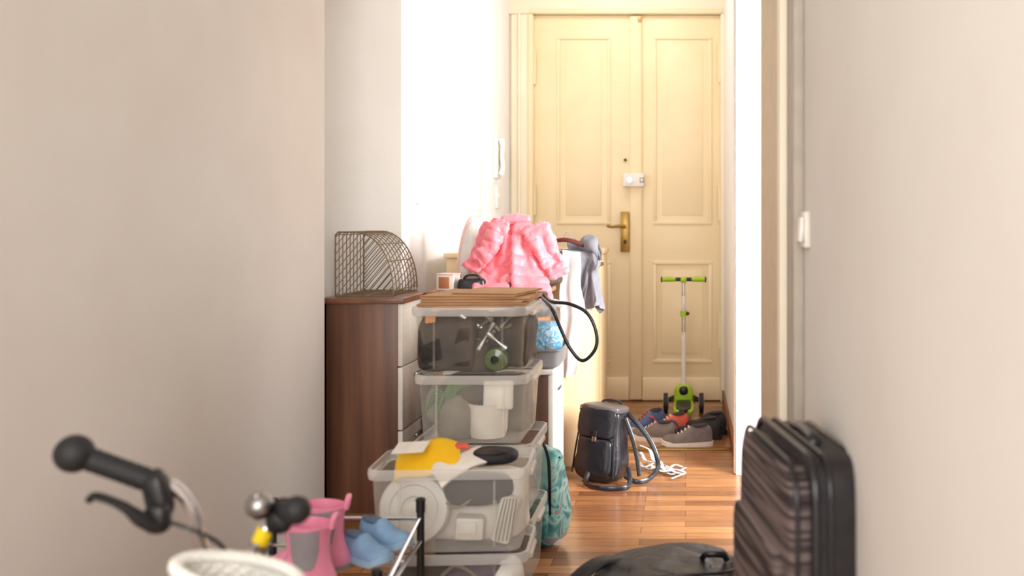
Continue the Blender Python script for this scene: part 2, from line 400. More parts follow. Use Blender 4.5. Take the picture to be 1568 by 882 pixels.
# ---------------------------------------------------------------- storage boxes
def storage(name,cx,cy,w,d,z0,h,content,T=None,km='clear'):
    b=B(name)
    if T is not None: b.T=T
    c=(cx,cy); R=b.rring
    rl=[R(w-.05,d-.05,.03,z0+.004,c),R(w-.04,d-.04,.03,z0+.001,c),R(w-.032,d-.032,.032,z0+.012,c),R(w-.012,d-.012,.034,z0+h-.028,c)]
    b.rings(rl,km,capb=True)
    rl=[R(w-.012,d-.012,.034,z0+h-.028,c),R(w+.006,d+.006,.036,z0+h-.026,c),R(w+.01,d+.01,.036,z0+h-.012,c),R(w+.008,d+.008,.036,z0+h-.001,c),R(w-.006,d-.006,.034,z0+h,c)]
    b.rings(rl,'clear_rim')
    for sx in (-1,1):
        b.bx(cx+sx*(w/2+.004)-.006,cx+sx*(w/2+.004)+.006,cy-.06,cy+.06,z0+h-.034,z0+h-.02,'clear_rim',.003)
    for k in (-.3,.3): b.bx(cx+k*w-.003,cx+k*w+.003,cy-d/2+.002,cy-d/2+.006,z0+.02,z0+h-.03,km,.001)
    content(b); b.done()
BX,BY=-.622,2.965; BW,BD=.325,.34
def c1(b):
    z=.633
    b.soft((-.69,2.96,z+.088),(.17,.30,.16),'darkstuff',e=.25,nz=.03,crease=.01); b.soft((-.55,2.98,z+.085),(.18,.27,.155),'darkstuff',e=.3,nz=.03,crease=.01)
    b.soft((-.71,2.84,z+.06),(.11,.05,.10),'blackshoe',e=.5,nz=.02); b.soft((-.60,2.85,z+.05),(.09,.05,.09),'darkstuff',e=.6,nz=.02)
    b.box((-.735,2.822,z+.158),(.03,.01,.022),'orange',.002)
    for i,(x,zz,an,L) in enumerate(((-.62,.15,30,.07),(-.59,.14,-35,.08),(-.56,.15,50,.07),(-.575,.11,-60,.09),(-.53,.13,-20,.06),(-.60,.10,15,.06),(-.545,.095,40,.07),(-.64,.12,70,.06),(-.52,.15,-50,.05))):
        a=math.radians(an); d=V((math.cos(a),0,-math.sin(a)))*L/2; c=V((x,2.830-.002*(i%4),z+zz))
        b.tube([c-d,c,c+d],[.011,.004,.009],'darkmetal' if i%3 else 'steel',seg=8,asp=.4,up=(0,1,0))
    b.lathe([(0.001,0),(.028,0),(.034,.01),(.034,.05),(.03,.06),(.012,.065)],(-.545,2.86,z+.045),'glassgreen',rot=rotm(90,0,0))
    b.lathe([(.02,0),(.022,.004),(.018,.004)],(-.545,2.81,z+.045),'offwhite',rot=rotm(90,0,0))
    b.tube([(-.64,2.83,z+.02),(-.635,2.822,z+.08),(-.64,2.83,z+.15)],.002,'wplastic',seg=6)
storage('storage_box',BX,BY,BW,BD,.633,.196,c1)
def c2(b):
    z=.434
    b.soft((-.66,3.0,z+.09),(.18,.22,.17),'darkstuff',e=.6,nz=.02); b.soft((-.54,3.03,z+.08),(.14,.18,.17),'dusty',e=.5,nz=.01)
    b.box((-.545,2.85,z+.135),(.085,.03,.085),'offwhite',.008,rot=rotm(-8,0,3))
    b.lathe([(.001,0),(.05,0),(.055,.02),(.058,.09),(.062,.1),(.055,.098)],(-.58,2.88,z+.01),'paper')
    b.lathe([(.001,0),(.05,0),(.062,.03),(.066,.08),(.045,.125),(.02,.13)],(-.675,2.885,z+.01),'dusty')
    b.soft((-.63,2.90,z+.145),(.10,.1,.08),'darkstuff',e=.7,nz=.02); b.soft((-.735,2.90,z+.10),(.06,.1,.12),'dusty',e=.7,nz=.02)
    for k in range(8): b.tube([(-.755+.009*k,2.84,z+.09+.009*k),(-.72,2.828,z+.155-.012*k),(-.68,2.83,z+.13+.006*k),(-.655+.004*k,2.84,z+.16)],.0032,'greencord',seg=6)
storage('storage_box',BX+.004,BY+.005,BW-.006,BD,.434,.199,c2,None,'milky')
def c5(b): b.soft((-.62,2.97,.32),(.24,.25,.15),'dusty',e=.5,nz=.03)
storage('storage_box',BX+.006,BY+.005,BW+.02,BD,.215,.219,c5,None,'milky')
def c6(b): b.soft((-.62,2.97,.10),(.24,.25,.15),'darkstuff',e=.5,nz=.03)
storage('storage_box',BX+.006,BY+.005,BW+.02,BD,.001,.214,c6)
FX,FY,FW,FD=-.622,2.645,.405,.25
TR=Matrix.Translation((FX,FY,0))@rotz(3)@Matrix.Translation((-FX,-FY,0))
def c3(b):
    z=.215
    rt=rotm(82,0,0)
    b.lathe([(.001,.0),(.03,.004),(.034,.010),(.06,.010),(.064,.016),(.086,.014),(.092,.004),(.092,-.02),(.06,-.03),(.001,-.03)],(-.715,2.575,z+.105),'wplastic',seg=40,rot=rt)
    b.lathe([(.012,.012),(.02,.02),(.001,.022)],(-.715,2.575,z+.105),'offwhite',rot=rt)
    b.box((-.575,2.60,z+.05),(.075,.07,.06),'offwhite',.008,rot=rotm(0,4,6)); b.box((-.575,2.562,z+.055),(.045,.006,.03),'wplastic',.002)
    b.box((-.48,2.59,z+.07),(.05,.05,.12),'paper',.01,rot=rotm(0,14,0))
    for k in range(5): b.tube([(-.505+.01*k,2.562,z+.02),(-.49+.009*k,2.56,z+.09),(-.48+.008*k,2.565,z+.13)],.002,'dusty',seg=5)
    b.tube([(-.65,2.57,z+.13),(-.60,2.56,z+.11),(-.55,2.56,z+.14),(-.50,2.57,z+.12)],.0035,'dusty',seg=6)
    b.soft((-.60,2.68,z+.09),(.34,.13,.18),'paper',e=.35,nz=.02)
    b.soft((-.56,2.61,z+.150),(.19,.12,.09),'blackshoe',e=.8,nz=.015)
    b.soft((-.68,2.66,z+.165),(.20,.15,.06),'paper',e=.6,nz=.01)
storage('storage_box',FX,FY,FW,FD,.215,.219,c3,TR,'milky')
def c4(b):
    b.soft((-.70,2.64,.09),(.16,.18,.15),'darkstuff',e=.6,nz=.03); b.soft((-.56,2.62,.10),(.18,.18,.17),'purple',e=.6,nz=.03,crease=.01)
    b.soft((-.48,2.6,.12),(.08,.12,.1),'wplastic',e=.6,nz=.02); b.tube([(-.64,2.55,.15),(-.6,2.54,.18),(-.55,2.54,.15),(-.53,2.55,.11)],.005,'dusty',seg=8)
storage('storage_box',FX,FY,FW,FD,.001,.214,c4,TR)

def sheet(name,c,w,d,k,rot=0,amp=.008,fr=12,th=.003,tilt=(0,0),sag=0):
    b=B(name); R=rotm(tilt[0],tilt[1],rot)
    def fn(u,v):
        x=(u-.5)*w; y=(v-.5)*d
        z=amp*noise.noise(V((x*fr+c[0]*9,y*fr,c[2]*5)))*2-sag*((2*u-1)**4+(2*v-1)**4)
        return V(c)+R@V((x,y,z))
    b.grid(fn,26,22,k,thick=th); return b.done(60)
sheet('yellow_cloth',(-.69,2.615,.459),.17,.15,'yellow',8,.012,9,.007,(14,-10),.016)
sheet('paper_sheet',(-.725,2.585,.476),.085,.06,'paper',-4,.001,6,.003,(14,-4))
sheet('white_cloth',(-.60,2.59,.447),.15,.11,'paper',32,.008,10,.010,(8,-14),.012)
b=B('black_slipper'); b.soft((-.51,2.63,.445),(.12,.11,.045),'blackshoe',e=.8,nz=.01); b.soft((-.515,2.60,.462),(.08,.05,.016),'darkstuff',e=1); b.done()
sheet('coral_cloth',(-.64,2.66,.468),.10,.07,'redshoe',12,.01,14,.006,(-6,-6),.01)

b=B('flattened_cardboard')
for i,(w,d,a,dx,dy) in enumerate(((.31,.36,2,0,0),(.29,.35,-2,.01,.0),(.31,.33,4,.0,.015),(.28,.30,-5,.0,.01),(.20,.26,-9,.05,.01))):
    z=.832+i*.0068
    b.box((-.62+dx,2.975+dy,z),(w,d,.0025),'card',.0008,rot=rotm(0,0,a)); b.box((-.62+dx,2.975+dy,z+.0022),(w-.006,d-.006,.0025),'card_d',0,rot=rotm(0,0,a)); b.box((-.62+dx,2.975+dy,z+.0045),(w,d,.002),'card',.0005,rot=rotm(0,0,a))
b.done()

# ---------------------------------------------------------------- low cabinet with trays
b=B('low_shoe_cabinet')
b.bx(-.86,-.492,3.50,3.52,0,.53,'walnut',.001); b.bx(-.86,-.492,3.78,3.80,0,.53,'walnut',.001); b.bx(-.865,-.474,3.49,3.81,.528,.546,'white',.002)
b.bx(-.492,-.474,3.50,3.80,.03,.525,'white',.002); b.bx(-.86,-.85,3.5,3.8,0,.53,'walnut'); b.bx(-.85,-.49,3.52,3.78,.02,.04,'walnut_h')
b.bx(-.474,-.468,3.62,3.70,.45,.46,'steel',.002)
b.done()
b=B('grey_tray')
c=(-.63,3.62); R=b.rring
b.rings([R(.32,.23,.02,.548,c),R(.35,.25,.022,.556,c),R(.36,.26,.024,.618,c),R(.375,.275,.026,.620,c),R(.375,.275,.026,.612,c),R(.366,.266,.024,.612,c)],'greytray',capb=True); b.done()
b=B('plastic_tub')
b.rings([R(.29,.20,.02,.562,c),R(.31,.22,.03,.57,c),R(.35,.245,.03,.74,c),R(.365,.26,.03,.742,c),R(.365,.26,.03,.755,c),R(.35,.245,.03,.756,c)],'clear',capb=True)
b.soft((-.54,3.60,.65),(.16,.18,.13),'bluedots',e=.6,nz=.03,crease=.01); b.soft((-.68,3.63,.65),(.16,.18,.13),'bluedots',e=.6,nz=.02); b.done()
b=B('white_cloth_bundle')
b.soft((-.545,3.60,.772),(.19,.2,.035),'linen',e=.8,nz=.02,nsc=12,crease=.008); b.soft((-.60,3.66,.775),(.16,.16,.04),'linen',e=.8,nz=.02,nsc=12,crease=.008)
b.ribbon([(-.60,3.53,.78),(-.61,3.47,.765),(-.61,3.465,.735)],[(-.47,3.53,.785),(-.455,3.46,.77),(-.45,3.455,.74)],'linen',folds=1.5,amp=.005,nz=.004,nu=30,nv=16)
b.done(80)
b=B('crossbody_handbag')
b.soft((-.56,3.62,.805),(.10,.08,.03),'leather',e=.6,nz=.006)
b.tube([(-.52,3.58,.81),(-.475,3.47,.79),(-.41,3.44,.785),(-.345,3.42,.755),(-.312,3.41,.69),(-.315,3.41,.63),(-.36,3.42,.588),(-.405,3.43,.63),(-.44,3.44,.70),(-.47,3.445,.765),(-.53,3.56,.805)],.006,'leather',n=60,seg=8,asp=.4); b.done()

# ---------------------------------------------------------------- birch dresser + chest
b=B('birch_dresser')
b.bx(-1.05,-.412,4.30,4.32,0,.915,'birch',.001); b.bx(-1.05,-.43,5.14,5.16,0,.915,'birch',.001); b.bx(-1.06,-.405,4.285,5.175,.915,.937,'birch',.003)
b.bx(-1.05,-1.04,4.3,5.16,0,.915,'birch'); b.bx(-1.04,-.44,4.32,5.14,.04,.06,'birch')
b.bx(-.43,-.414,4.322,4.728,.03,.91,'birch',.002); b.bx(-.43,-.414,4.732,5.158,.03,.91,'birch',.002)
for y in (4.69,4.77): b.cyl((-.414,y,.87),(-.40,y,.87),.008,'walnut_h',12)
dresser=b.done()
b=B('pine_chest')
b.bx(-1.0,-.58,3.86,4.22,.02,.78,'pine',.003); b.bx(-1.02,-.56,3.845,4.235,.78,.80,'pine',.003)
for z in (.27,.52): b.bx(-.99,-.59,3.855,3.862,z,z+.006,'card_d')
for z in (.15,.4,.65): b.soft((-.79,3.852,z),(.03,.02,.03),'card_d',e=1,nu=12,nv=8)
for x in (-.97,-.61):
    for y in (3.89,4.19): b.cyl((x,y,0),(x,y,.03),.02,'pine')
chest=b.done()
b=B('laundry_pile')
b.soft((-.69,4.11,.90),(.24,.17,.31),'shirt_d',e=.9,nz=.02); b.soft((-.69,4.08,.835),(.36,.22,.07),'darkstuff',e=.7,nz=.01)
pile=b.done()

# ---------------------------------------------------------------- cloth simulation helper (real drape, then frozen to mesh)
sc=bpy.context.scene
def simulate(me,name,colliders,pins,frames=60,motion=None,pressure=0,mass=.25,bend=.6,selfc=True,stiff=12,shrink=0):
    ob=bpy.data.objects.new(name,me); sc.collection.objects.link(ob)
    vg=ob.vertex_groups.new(name='pin'); vg.add(pins,1,'REPLACE')
    cols=[]
    for o in colliders:
        m=o.modifiers.new('col','COLLISION'); o.collision.thickness_outer=.004; o.collision.cloth_friction=20; cols.append((o,m))
    cm=ob.modifiers.new('cloth','CLOTH'); s=cm.settings
    s.quality=6; s.mass=mass; s.tension_stiffness=stiff; s.compression_stiffness=stiff; s.shear_stiffness=5; s.bending_stiffness=bend; s.air_damping=2
    if pins: s.vertex_group_mass='pin'
    if pressure: s.use_pressure=True; s.uniform_pressure_force=pressure
    if shrink: s.shrink_min=shrink
    cm.collision_settings.distance_min=.004; cm.collision_settings.use_self_collision=selfc; cm.collision_settings.self_distance_min=.004; cm.collision_settings.collision_quality=3
    cm.point_cache.frame_start=1; cm.point_cache.frame_end=frames+5
    sc.frame_start=1; sc.frame_end=frames+5
    if motion:
        for fr,loc in motion: ob.location=loc; ob.keyframe_insert('location',frame=fr)
    for f in range(1,frames+1): sc.frame_set(f)
    dg=bpy.context.evaluated_depsgraph_get()
    oe=ob.evaluated_get(dg); res=bpy.data.meshes.new_from_object(oe,depsgraph=dg)
    res.transform(oe.matrix_world)
    for o,m in cols: o.modifiers.remove(m)
    bpy.data.objects.remove(ob)
    sc.frame_set(1)
    return res

def pillow_parts(parts,cell=.0105):
    """each part = (region(x,z)->quilt coord or None, y, pinfn). Closed two-layer panels in one mesh."""
    bm=bmesh.new(); Q=[]; P=[]
    for reg,yo,pinf in parts:
        cells={}
        for i in range(-36,36):
            for j in range(-42,10):
                r=reg((i+.5)*cell,(j+.5)*cell)
                if r is not None: cells[(i,j)]=r
        vid={}; bset=set()
        def gv(i,j,l):
            adj=[(i-a,j-b_) for a in (0,1) for b_ in (0,1) if (i-a,j-b_) in cells]
            bnd=len(adj)<4; k=(i,j,0 if bnd else l)
            if k not in vid:
                v=bm.verts.new((i*cell,yo+(0 if bnd else (-.008 if l==0 else .008)),j*cell))
                vid[k]=v; Q.append(cells[adj[0]]); P.append(bool(pinf(i*cell,j*cell)))
                if bnd: bset.add(v)
            return vid[k]
        for (i,j) in cells:
            for l in (0,1):
                f=[gv(i,j,l),gv(i+1,j,l),gv(i+1,j+1,l),gv(i,j+1,l)]
                try: bm.faces.new(f if l==0 else f[::-1])
                except: pass
        for it in range(6):
            new={}
            for v in bset:
                nb=[e.other_vert(v) for e in v.link_edges]; nb=[w_ for w_ in nb if w_ in bset]
                if len(nb)>=2: new[v]=v.co*.4+sum((w_.co for w_ in nb),V())/len(nb)*.6
            for v,c in new.items(): v.co=c
    me=bpy.data.meshes.new('garment'); bm.to_mesh(me); bm.free()
    return me,[i for i,p in enumerate(P) if p],Q
SP=.040
def panel(xa,xb,zb):
    def reg(x,z):
        top=-.004-.30*max(0,abs(x)-.05)
        if xa<x<xb and zb<z<top: return z/SP
    return reg
def capsule(a,b_,r0,r1):
    a=V(a); b_=V(b_); d=b_-a
    def reg(x,z):
        p=V((x,z)); t=(p-a).dot(d)/d.length_squared
        if -.12<t<1 and (p-a-d*t).length<r0+(r1-r0)*t: return t*d.length/SP+.3
    return reg
near=lambda p,r:(lambda x,z:(V((x,z))-V(p)).length<r)
def ends(a,b_,ra,rb): return lambda x,z: near(a,ra)(x,z) or near(b_,rb)(x,z)
top=lambda x,z: z>-.022 and abs(x)<.085
parts=[(panel(-.125,.125,-.32),.030,top),
       (panel(-.128,.014,-.305),.004,top),
       (panel(-.006,.130,-.325),-.018,top),
       (capsule((-.088,-.040),(-.172,-.205),.052,.040),-.044,ends((-.088,-.040),(-.172,-.205),.030,.030)),
       (capsule((.095,-.040),(.195,-.228),.056,.042),-.046,ends((.095,-.040),(.195,-.228),.030,.030)),
       (capsule((-.05,-.02),(-.135,-.175),.040,.034),-.070,ends((-.05,-.02),(-.135,-.175),.022,.018)),
       ((lambda x,z: (z/SP if abs(x)<.066 and -.012<z<.038-.12*abs(x) else None)),-.008,lambda x,z:True)]
me,pins,q=pillow_parts(parts)
att=me.attributes.new('q','FLOAT','POINT'); att.data.foreach_set('value',q[:len(me.vertices)])
me.transform(rotm(-12,0,0))
res=simulate(me,'jk_sim',[chest,pile],pins,frames=62,motion=((1,(-.692,3.985,1.21)),(30,(-.692,3.995,1.070))),pressure=3.0,mass=.25,bend=1.5,shrink=-.18)
tmp=bpy.data.objects.new('tmp',res); sc.collection.objects.link(tmp)
sm=tmp.modifiers.new('sub','SUBSURF'); sm.levels=2; sm.render_levels=2
dg=bpy.context.evaluated_depsgraph_get(); fin=bpy.data.meshes.new_from_object(tmp.evaluated_get(dg),depsgraph=dg)
bpy.data.objects.remove(tmp)
nv=len(fin.vertices); qq=[0.0]*nv
if 'q' in fin.attributes: fin.attributes['q'].data.foreach_get('value',qq)
nrm=[v.normal.copy() for v in fin.vertices]
for i,v in enumerate(fin.vertices):
    v.co+=nrm[i]*(.007*abs(math.sin(math.pi*qq[i]))**.45-.002+.003*noise.noise(v.co*30))
fin.materials.clear(); fin.materials.append(M['pink'])
fin.polygons.foreach_set('use_smooth',[True]*len(fin.polygons))
jk=bpy.data.objects.new('pink_puffer_jacket',fin); sc.collection.objects.link(jk)

# grey t-shirt draped over the dresser corner
def cloth_sheet(x0,x1,y0,y1,z,nx,ny):
    bm=bmesh.new(); g=[[bm.verts.new((x0+(x1-x0)*i/(nx-1),y0+(y1-y0)*j/(ny-1),z+.002*math.sin(i*.9+j*.4))) for j in range(ny)] for i in range(nx)]
    for i in range(nx-1):
        for j in range(ny-1): bm.faces.new((g[i][j],g[i+1][j],g[i+1][j+1],g[i][j+1]))
    me=bpy.data.meshes.new('sheet'); bm.to_mesh(me); bm.free()
    return me
def drape_sim(name,rect,z,rot,pinf,key,n=(32,48),frames=70):
    me=cloth_sheet(*rect,z,*n)
    me.transform(Matrix.Translation((-.43,4.3,0))@rotz(rot)@Matrix.Translation((.43,-4.3,0)))
    pins=[v.index for v in me.vertices if pinf(v.co)]
    res=simulate(me,name+'_sim',[dresser],pins,frames=frames,mass=.2,bend=.08)
    res.materials.clear(); res.materials.append(M[key]); res.polygons.foreach_set('use_smooth',[True]*len(res.polygons))
    tmp=bpy.data.objects.new(name,res); sc.collection.objects.link(tmp)
    m=tmp.modifiers.new('solid','SOLIDIFY'); m.thickness=.003; m=tmp.modifiers.new('sub','SUBSURF'); m.levels=1; m.render_levels=2
    return tmp
drape_sim('grey_tshirt',(-.60,-.285,4.03,4.45),.952,30,lambda c:c.y>4.34 and c.x<-.43,'shirt')
b=B('grey_hood'); 
b.tube([(-.50,4.36,.968),(-.45,4.32,.985),(-.41,4.28,.982),(-.385,4.25,.955),(-.375,4.24,.90),(-.385,4.24,.86)],[.02,.026,.028,.028,.024,.014],'shirt',n=60,seg=26,asp=.6,nz=.05)
b.tube([(-.42,4.30,.975),(-.385,4.26,.972),(-.365,4.24,.945),(-.368,4.235,.91)],[.012,.016,.018,.010],'shirt_d',n=40,seg=20,asp=.6,nz=.03)
b.done(70)

b=B('plastic_baby_bath')
b.soft((-.925,4.15,.95),(.075,.04,.30),'pinkpaper',e=.9,nz=0,rot=rotm(0,9,0)); b.soft((-.92,4.135,.95),(.05,.03,.25),'wplastic',e=.9,rot=rotm(0,9,0)); b.done()
b=B('gift_box'); b.box((-.945,3.9,.833),(.075,.06,.062),'paper',.004,rot=rotz(-14)); b.box((-.955,3.869,.833),(.045,.004,.045),'copper',.001,rot=rotz(-14)); b.box((-.945,3.9,.866),(.078,.063,.006),'pinkpaper',.002,rot=rotz(-14)); b.done()
b=B('black_handbag'); b.soft((-.845,3.872,.828),(.11,.05,.055),'leather',e=.6,nz=.01); b.tube([(-.88,3.865,.84),(-.86,3.852,.862),(-.82,3.852,.862),(-.80,3.865,.84)],.005,'leather',seg=8); b.done()
b=B('wooden_hanger'); b.tube([(-.60,4.30,.985),(-.53,4.29,.995),(-.47,4.29,.980),(-.44,4.295,.965)],[.008,.010,.010,.007],'redwood',seg=10); b.tube([(-.53,4.29,1.0),(-.53,4.29,1.02),(-.515,4.29,1.03),(-.50,4.29,1.015)],.002,'steel',seg=6); b.done()

b=B('white_towel')
k_=4.22/4.1
def q(x,z,y=4.22): return V((x*k_,y,1.07+(z-1.07)*k_))
b.ribbon([q(-.525,.942,4.34),q(-.525,.938,4.27),q(-.528,.80,4.262),q(-.533,.60,4.262),q(-.546,.403,4.262)],[q(-.443,.942,4.34),q(-.443,.938,4.27),q(-.440,.80,4.262),q(-.429,.58,4.262),q(-.464,.431,4.262)],'linen',folds=1.5,amp=.007,nz=.02,ph=1.3)
b.done(70)

# ---------------------------------------------------------------- teal bag
b=B('teal_floral_bag'); b.T=Matrix.Translation((-.475,3.27,.165))@rotm(0,3,-28)
tp=lambda p: V((p.x*(1-.25*max(0,p.z)/.16),p.y*(1-.35*max(0,p.z)/.16),p.z))
b.soft((0,0,0),(.17,.12,.32),'teal',e=.45,nz=.02,f=tp,crease=.006)
b.soft((.0,-.06,-.05),(.13,.035,.15),'teal',e=.4,nz=.01)
b.tube([(-.04,-.045,.10),(-.03,-.05,.16),(0,-.03,.18),(.04,-.045,.15),(.06,-.055,.08),(.07,-.055,-.08)],.006,'black',n=30,seg=8,asp=.6)
b.tube([(-.06,0,.13),(0,-.005,.158),(.06,0,.13)],.004,'black',seg=6)
b.box((0,-.066,.03),(.05,.01,.03),'greytray',.003)
b.done()

# ---------------------------------------------------------------- black leather backpack
b=B('black_leather_backpack'); b.T=Matrix.Translation((-.345,4.09,.155))@rotm(-6,4,-22)
tp=lambda p: V((p.x*(1-.22*(p.z+.15)/.3),p.y*(1-.15*(p.z+.15)/.3),p.z))
b.soft((0,0,0),(.225,.14,.30),'leather',e=.35,nz=.02,f=tp,crease=.008,nu=60,nv=40)
b.soft((0,-.068,-.05),(.16,.04,.15),'leather',e=.35,nz=.01)
b.soft((.0,-.01,.142),(.18,.14,.035),'flapgrey',e=.5,nz=.008)
b.soft((.0,-.074,.085),(.17,.018,.12),'leather',e=.4,nz=.004)
b.tube([(-.05,.04,.150),(-.03,.05,.168),(.03,.05,.168),(.05,.04,.150)],.006,'leather',seg=8)
b.box((0,-.086,.03),(.018,.006,.05),'piping',.002); b.box((0,-.09,.02),(.02,.004,.02),'steel',.002)
for x in (-.085,.085): b.tube([(x*.9,-.06,.12),(x,-.074,.0),(x*1.1,-.07,-.13)],.004,'piping',seg=6)
b.tube([(-.09,.02,.12),(-.10,-.03,.14),(-.08,-.075,.13)],.006,'piping',seg=6)
b.T=Matrix.Identity(4)
b.tube([(-.27,4.12,.29),(-.22,4.09,.25),(-.165,4.07,.19),(-.125,4.05,.12),(-.115,4.04,.06),(-.15,4.02,.02),(-.20,4.0,.012),(-.25,4.02,.03)],.010,'leather',n=50,seg=8,asp=.35)
b.tube([(-.25,4.05,.26),(-.22,4.04,.18),(-.20,4.03,.10),(-.19,4.02,.03)],.009,'leather',n=30,seg=8,asp=.35)
b.tube([(-.395,4.02,.06),(-.405,3.97,.02),(-.38,3.93,.012),(-.32,3.90,.012),(-.24,3.91,.012),(-.225,3.95,.03),(-.235,4.0,.07)],.010,'leather',n=50,seg=8,asp=.35)
b.done()
b=B('tangled_white_straps')
for k in range(5):
    pts=[]; random.seed(k+3)
    x=-.20
    for i in range(6):
        pts.append((x+i*.038+random.uniform(-.01,.01),4.15+random.uniform(-.05,.10),.010+random.uniform(0,.12)*max(0,1-i/3)+.004*k))
    b.tube(pts,.008,'linen',n=60,seg=6,asp=.25,up=(0,0,1))
b.tube([(-.06,4.05,.012),(-.02,4.08,.02),(-.005,4.13,.015),(-.03,4.19,.012),(-.1,4.2,.02)],.008,'linen',n=30,seg=6,asp=.25,up=(0,0,1))
b.done()

# ---------------------------------------------------------------- shoes
def shoe(name,pos,ang,L=.24,W=.09,H=.085,up='greyshoe',sole='sole',sh=.022,inner='shoein',lace=None,acc=None,tilt=None,low=False,obj=None):
    b=obj or B(name); old=b.T
    b.T=Matrix.Translation(pos)@rotz(ang)@(tilt if tilt is not None else Matrix.Identity(4))
    def er(t): return max(0,1-abs(2*t-1)**5)**.5
    def w(t): return W/2*(.74+.26*math.sin(math.pi*min(1,max(0,(t-.25)/1.05))))*er(t)
    def h(t):
        a=max(0,min(1,(t-.30)/.45)); a=a*a*(3-2*a)
        return (H*(1-a)+H*.42*a)*(er(t)**.5)
    def sol(u,v):
        a=2*math.pi*u; t=.5-.5*math.cos(a); x=(t-.5)*L*1.04; y=math.copysign(w(t)*1.08,math.sin(a)) if er(t)>0 else 0
        lv=[0,.0,1,1]; sc_=[0,1,1,.0]; i=int(round(v*3))
        return V((x*(sc_[i] if sc_[i] else .0),y*sc_[i],sh*lv[i]+(.012*max(0,t-.8)/.2)))
    b.grid(sol,48,4,sole,cu=True)
    def upp(u,v):
        t=.01+.98*u; th=math.pi*v
        dip=0
        if .08<t<.45: dip=(H*.30 if low else H*.16)*math.sin(math.pi*(t-.08)/.37)
        yy=w(t)*math.copysign(abs(math.cos(th))**.7,math.cos(th)); zz=(h(t)-dip)*abs(math.sin(th))**.75
        yy*=1-.25*(abs(math.sin(th))**3)
        return V(((t-.5)*L,yy,sh+zz))
    b.grid(upp,36,20,up)
    dz=(H*.28 if low else H*.14)
    b.soft(((-.235)*L,0,sh+H-dz+.001),(L*(.46 if low else .34),W*.58,.014),inner,e=1,nu=20,nv=10,rot=rotm(0,6,0))
    if lace:
        for i in range(4):
            t=.46+.07*i; zz=sh+h(t)*.98
            b.tube([((t-.5)*L,-w(t)*.45,zz-.008),((t-.5)*L+.005,0,zz+.004),((t-.5)*L,w(t)*.45,zz-.008)],.003,lace,seg=6)
    if acc:
        for sy in (-1,1): b.tube([((.30-.5)*L,sy*w(.3)*1.0,sh+.01),((.42-.5)*L,sy*w(.42)*.97,sh+h(.42)*.55),((.52-.5)*L,sy*w(.52)*.8,sh+h(.52)*.85)],.005,acc,seg=6)
    b.T=old
    if obj is None: b.done(50)
shoe('grey_sneaker',(.008,4.70,.0),188,.245,.09,.085,lace='sole')
shoe('grey_sneaker',(-.155,4.82,.0),160,.23,.088,.082,lace='sole')
shoe('running_shoe',(-.085,4.98,.0),200,.22,.085,.085,up='redshoe',lace='sole',acc='blueacc')
shoe('running_shoe',(-.20,5.05,.0),215,.22,.085,.09,up='blueacc',lace='redshoe',acc='redshoe')
shoe('black_shoe',(.065,4.86,.0),172,.22,.085,.095,up='blackshoe',sole='blackshoe')
shoe('black_shoe',(.10,4.98,.0),165,.22,.085,.10,up='blackshoe',sole='blackshoe')

# ---------------------------------------------------------------- scooter
b=B('kids_scooter'); Y=5.50; X=-.012
b.cyl((X,Y+.03,.12),(X,Y,.66),.013,'wplastic',16); b.cyl((X,Y,.46),(X,Y,.745),.010,'chrome',16)
b.cyl((X,Y+.005,.545),(X,Y+.004,.575),.02,'lime',16); b.soft((X+.018,Y,.56),(.03,.02,.02),'black',e=.7,nu=12,nv=8)
b.cyl((X-.05,Y,.752),(X+.05,Y,.752),.011,'black',14); b.soft((X,Y,.749),(.04,.035,.035),'lime',e=.8,nu=16,nv=10)
for sx in (-1,1):
    b.tube([(X+sx*.045,Y,.752),(X+sx*.08,Y,.753),(X+sx*.12,Y,.751)],[.013,.016,.014],'lime',seg=14,up=(0,0,1)); b.soft((X+sx*.123,Y,.751),(.012,.036,.036),'black',e=1,nu=14,nv=10)
    b.cyl((X+sx*.10-.012,Y+.02,.055),(X+sx*.10+.012,Y+.02,.055),.055,'rubber',28); b.cyl((X+sx*.10-.015,Y+.02,.055),(X+sx*.10+.015,Y+.02,.055),.03,'greytray',20)
    b.cyl((X+sx*.10-.017,Y+.02,.055),(X+sx*.10+.017,Y+.02,.055),.01,'lime',12)
    b.tube([(X+sx*.02,Y+.02,.10),(X+sx*.06,Y+.02,.085),(X+sx*.10,Y+.02,.06)],.012,'black',seg=10)
b.soft((X,Y+.02,.09),(.11,.07,.14),'lime',e=.7,nu=24,nv=16); b.soft((X,Y-.018,.13),(.05,.02,.05),'black',e=.8,nu=16,nv=10)
b.soft((X,Y-.14,.062),(.11,.34,.026),'lime',e=.4); b.soft((X,Y-.14,.074),(.085,.29,.01),'black',e=.4)
b.cyl((X-.015,Y-.32,.036),(X+.015,Y-.32,.036),.036,'rubber',24); b.soft((X,Y-.315,.08),(.05,.08,.02),'black',e=.6,nu=16,nv=10)
b.done()

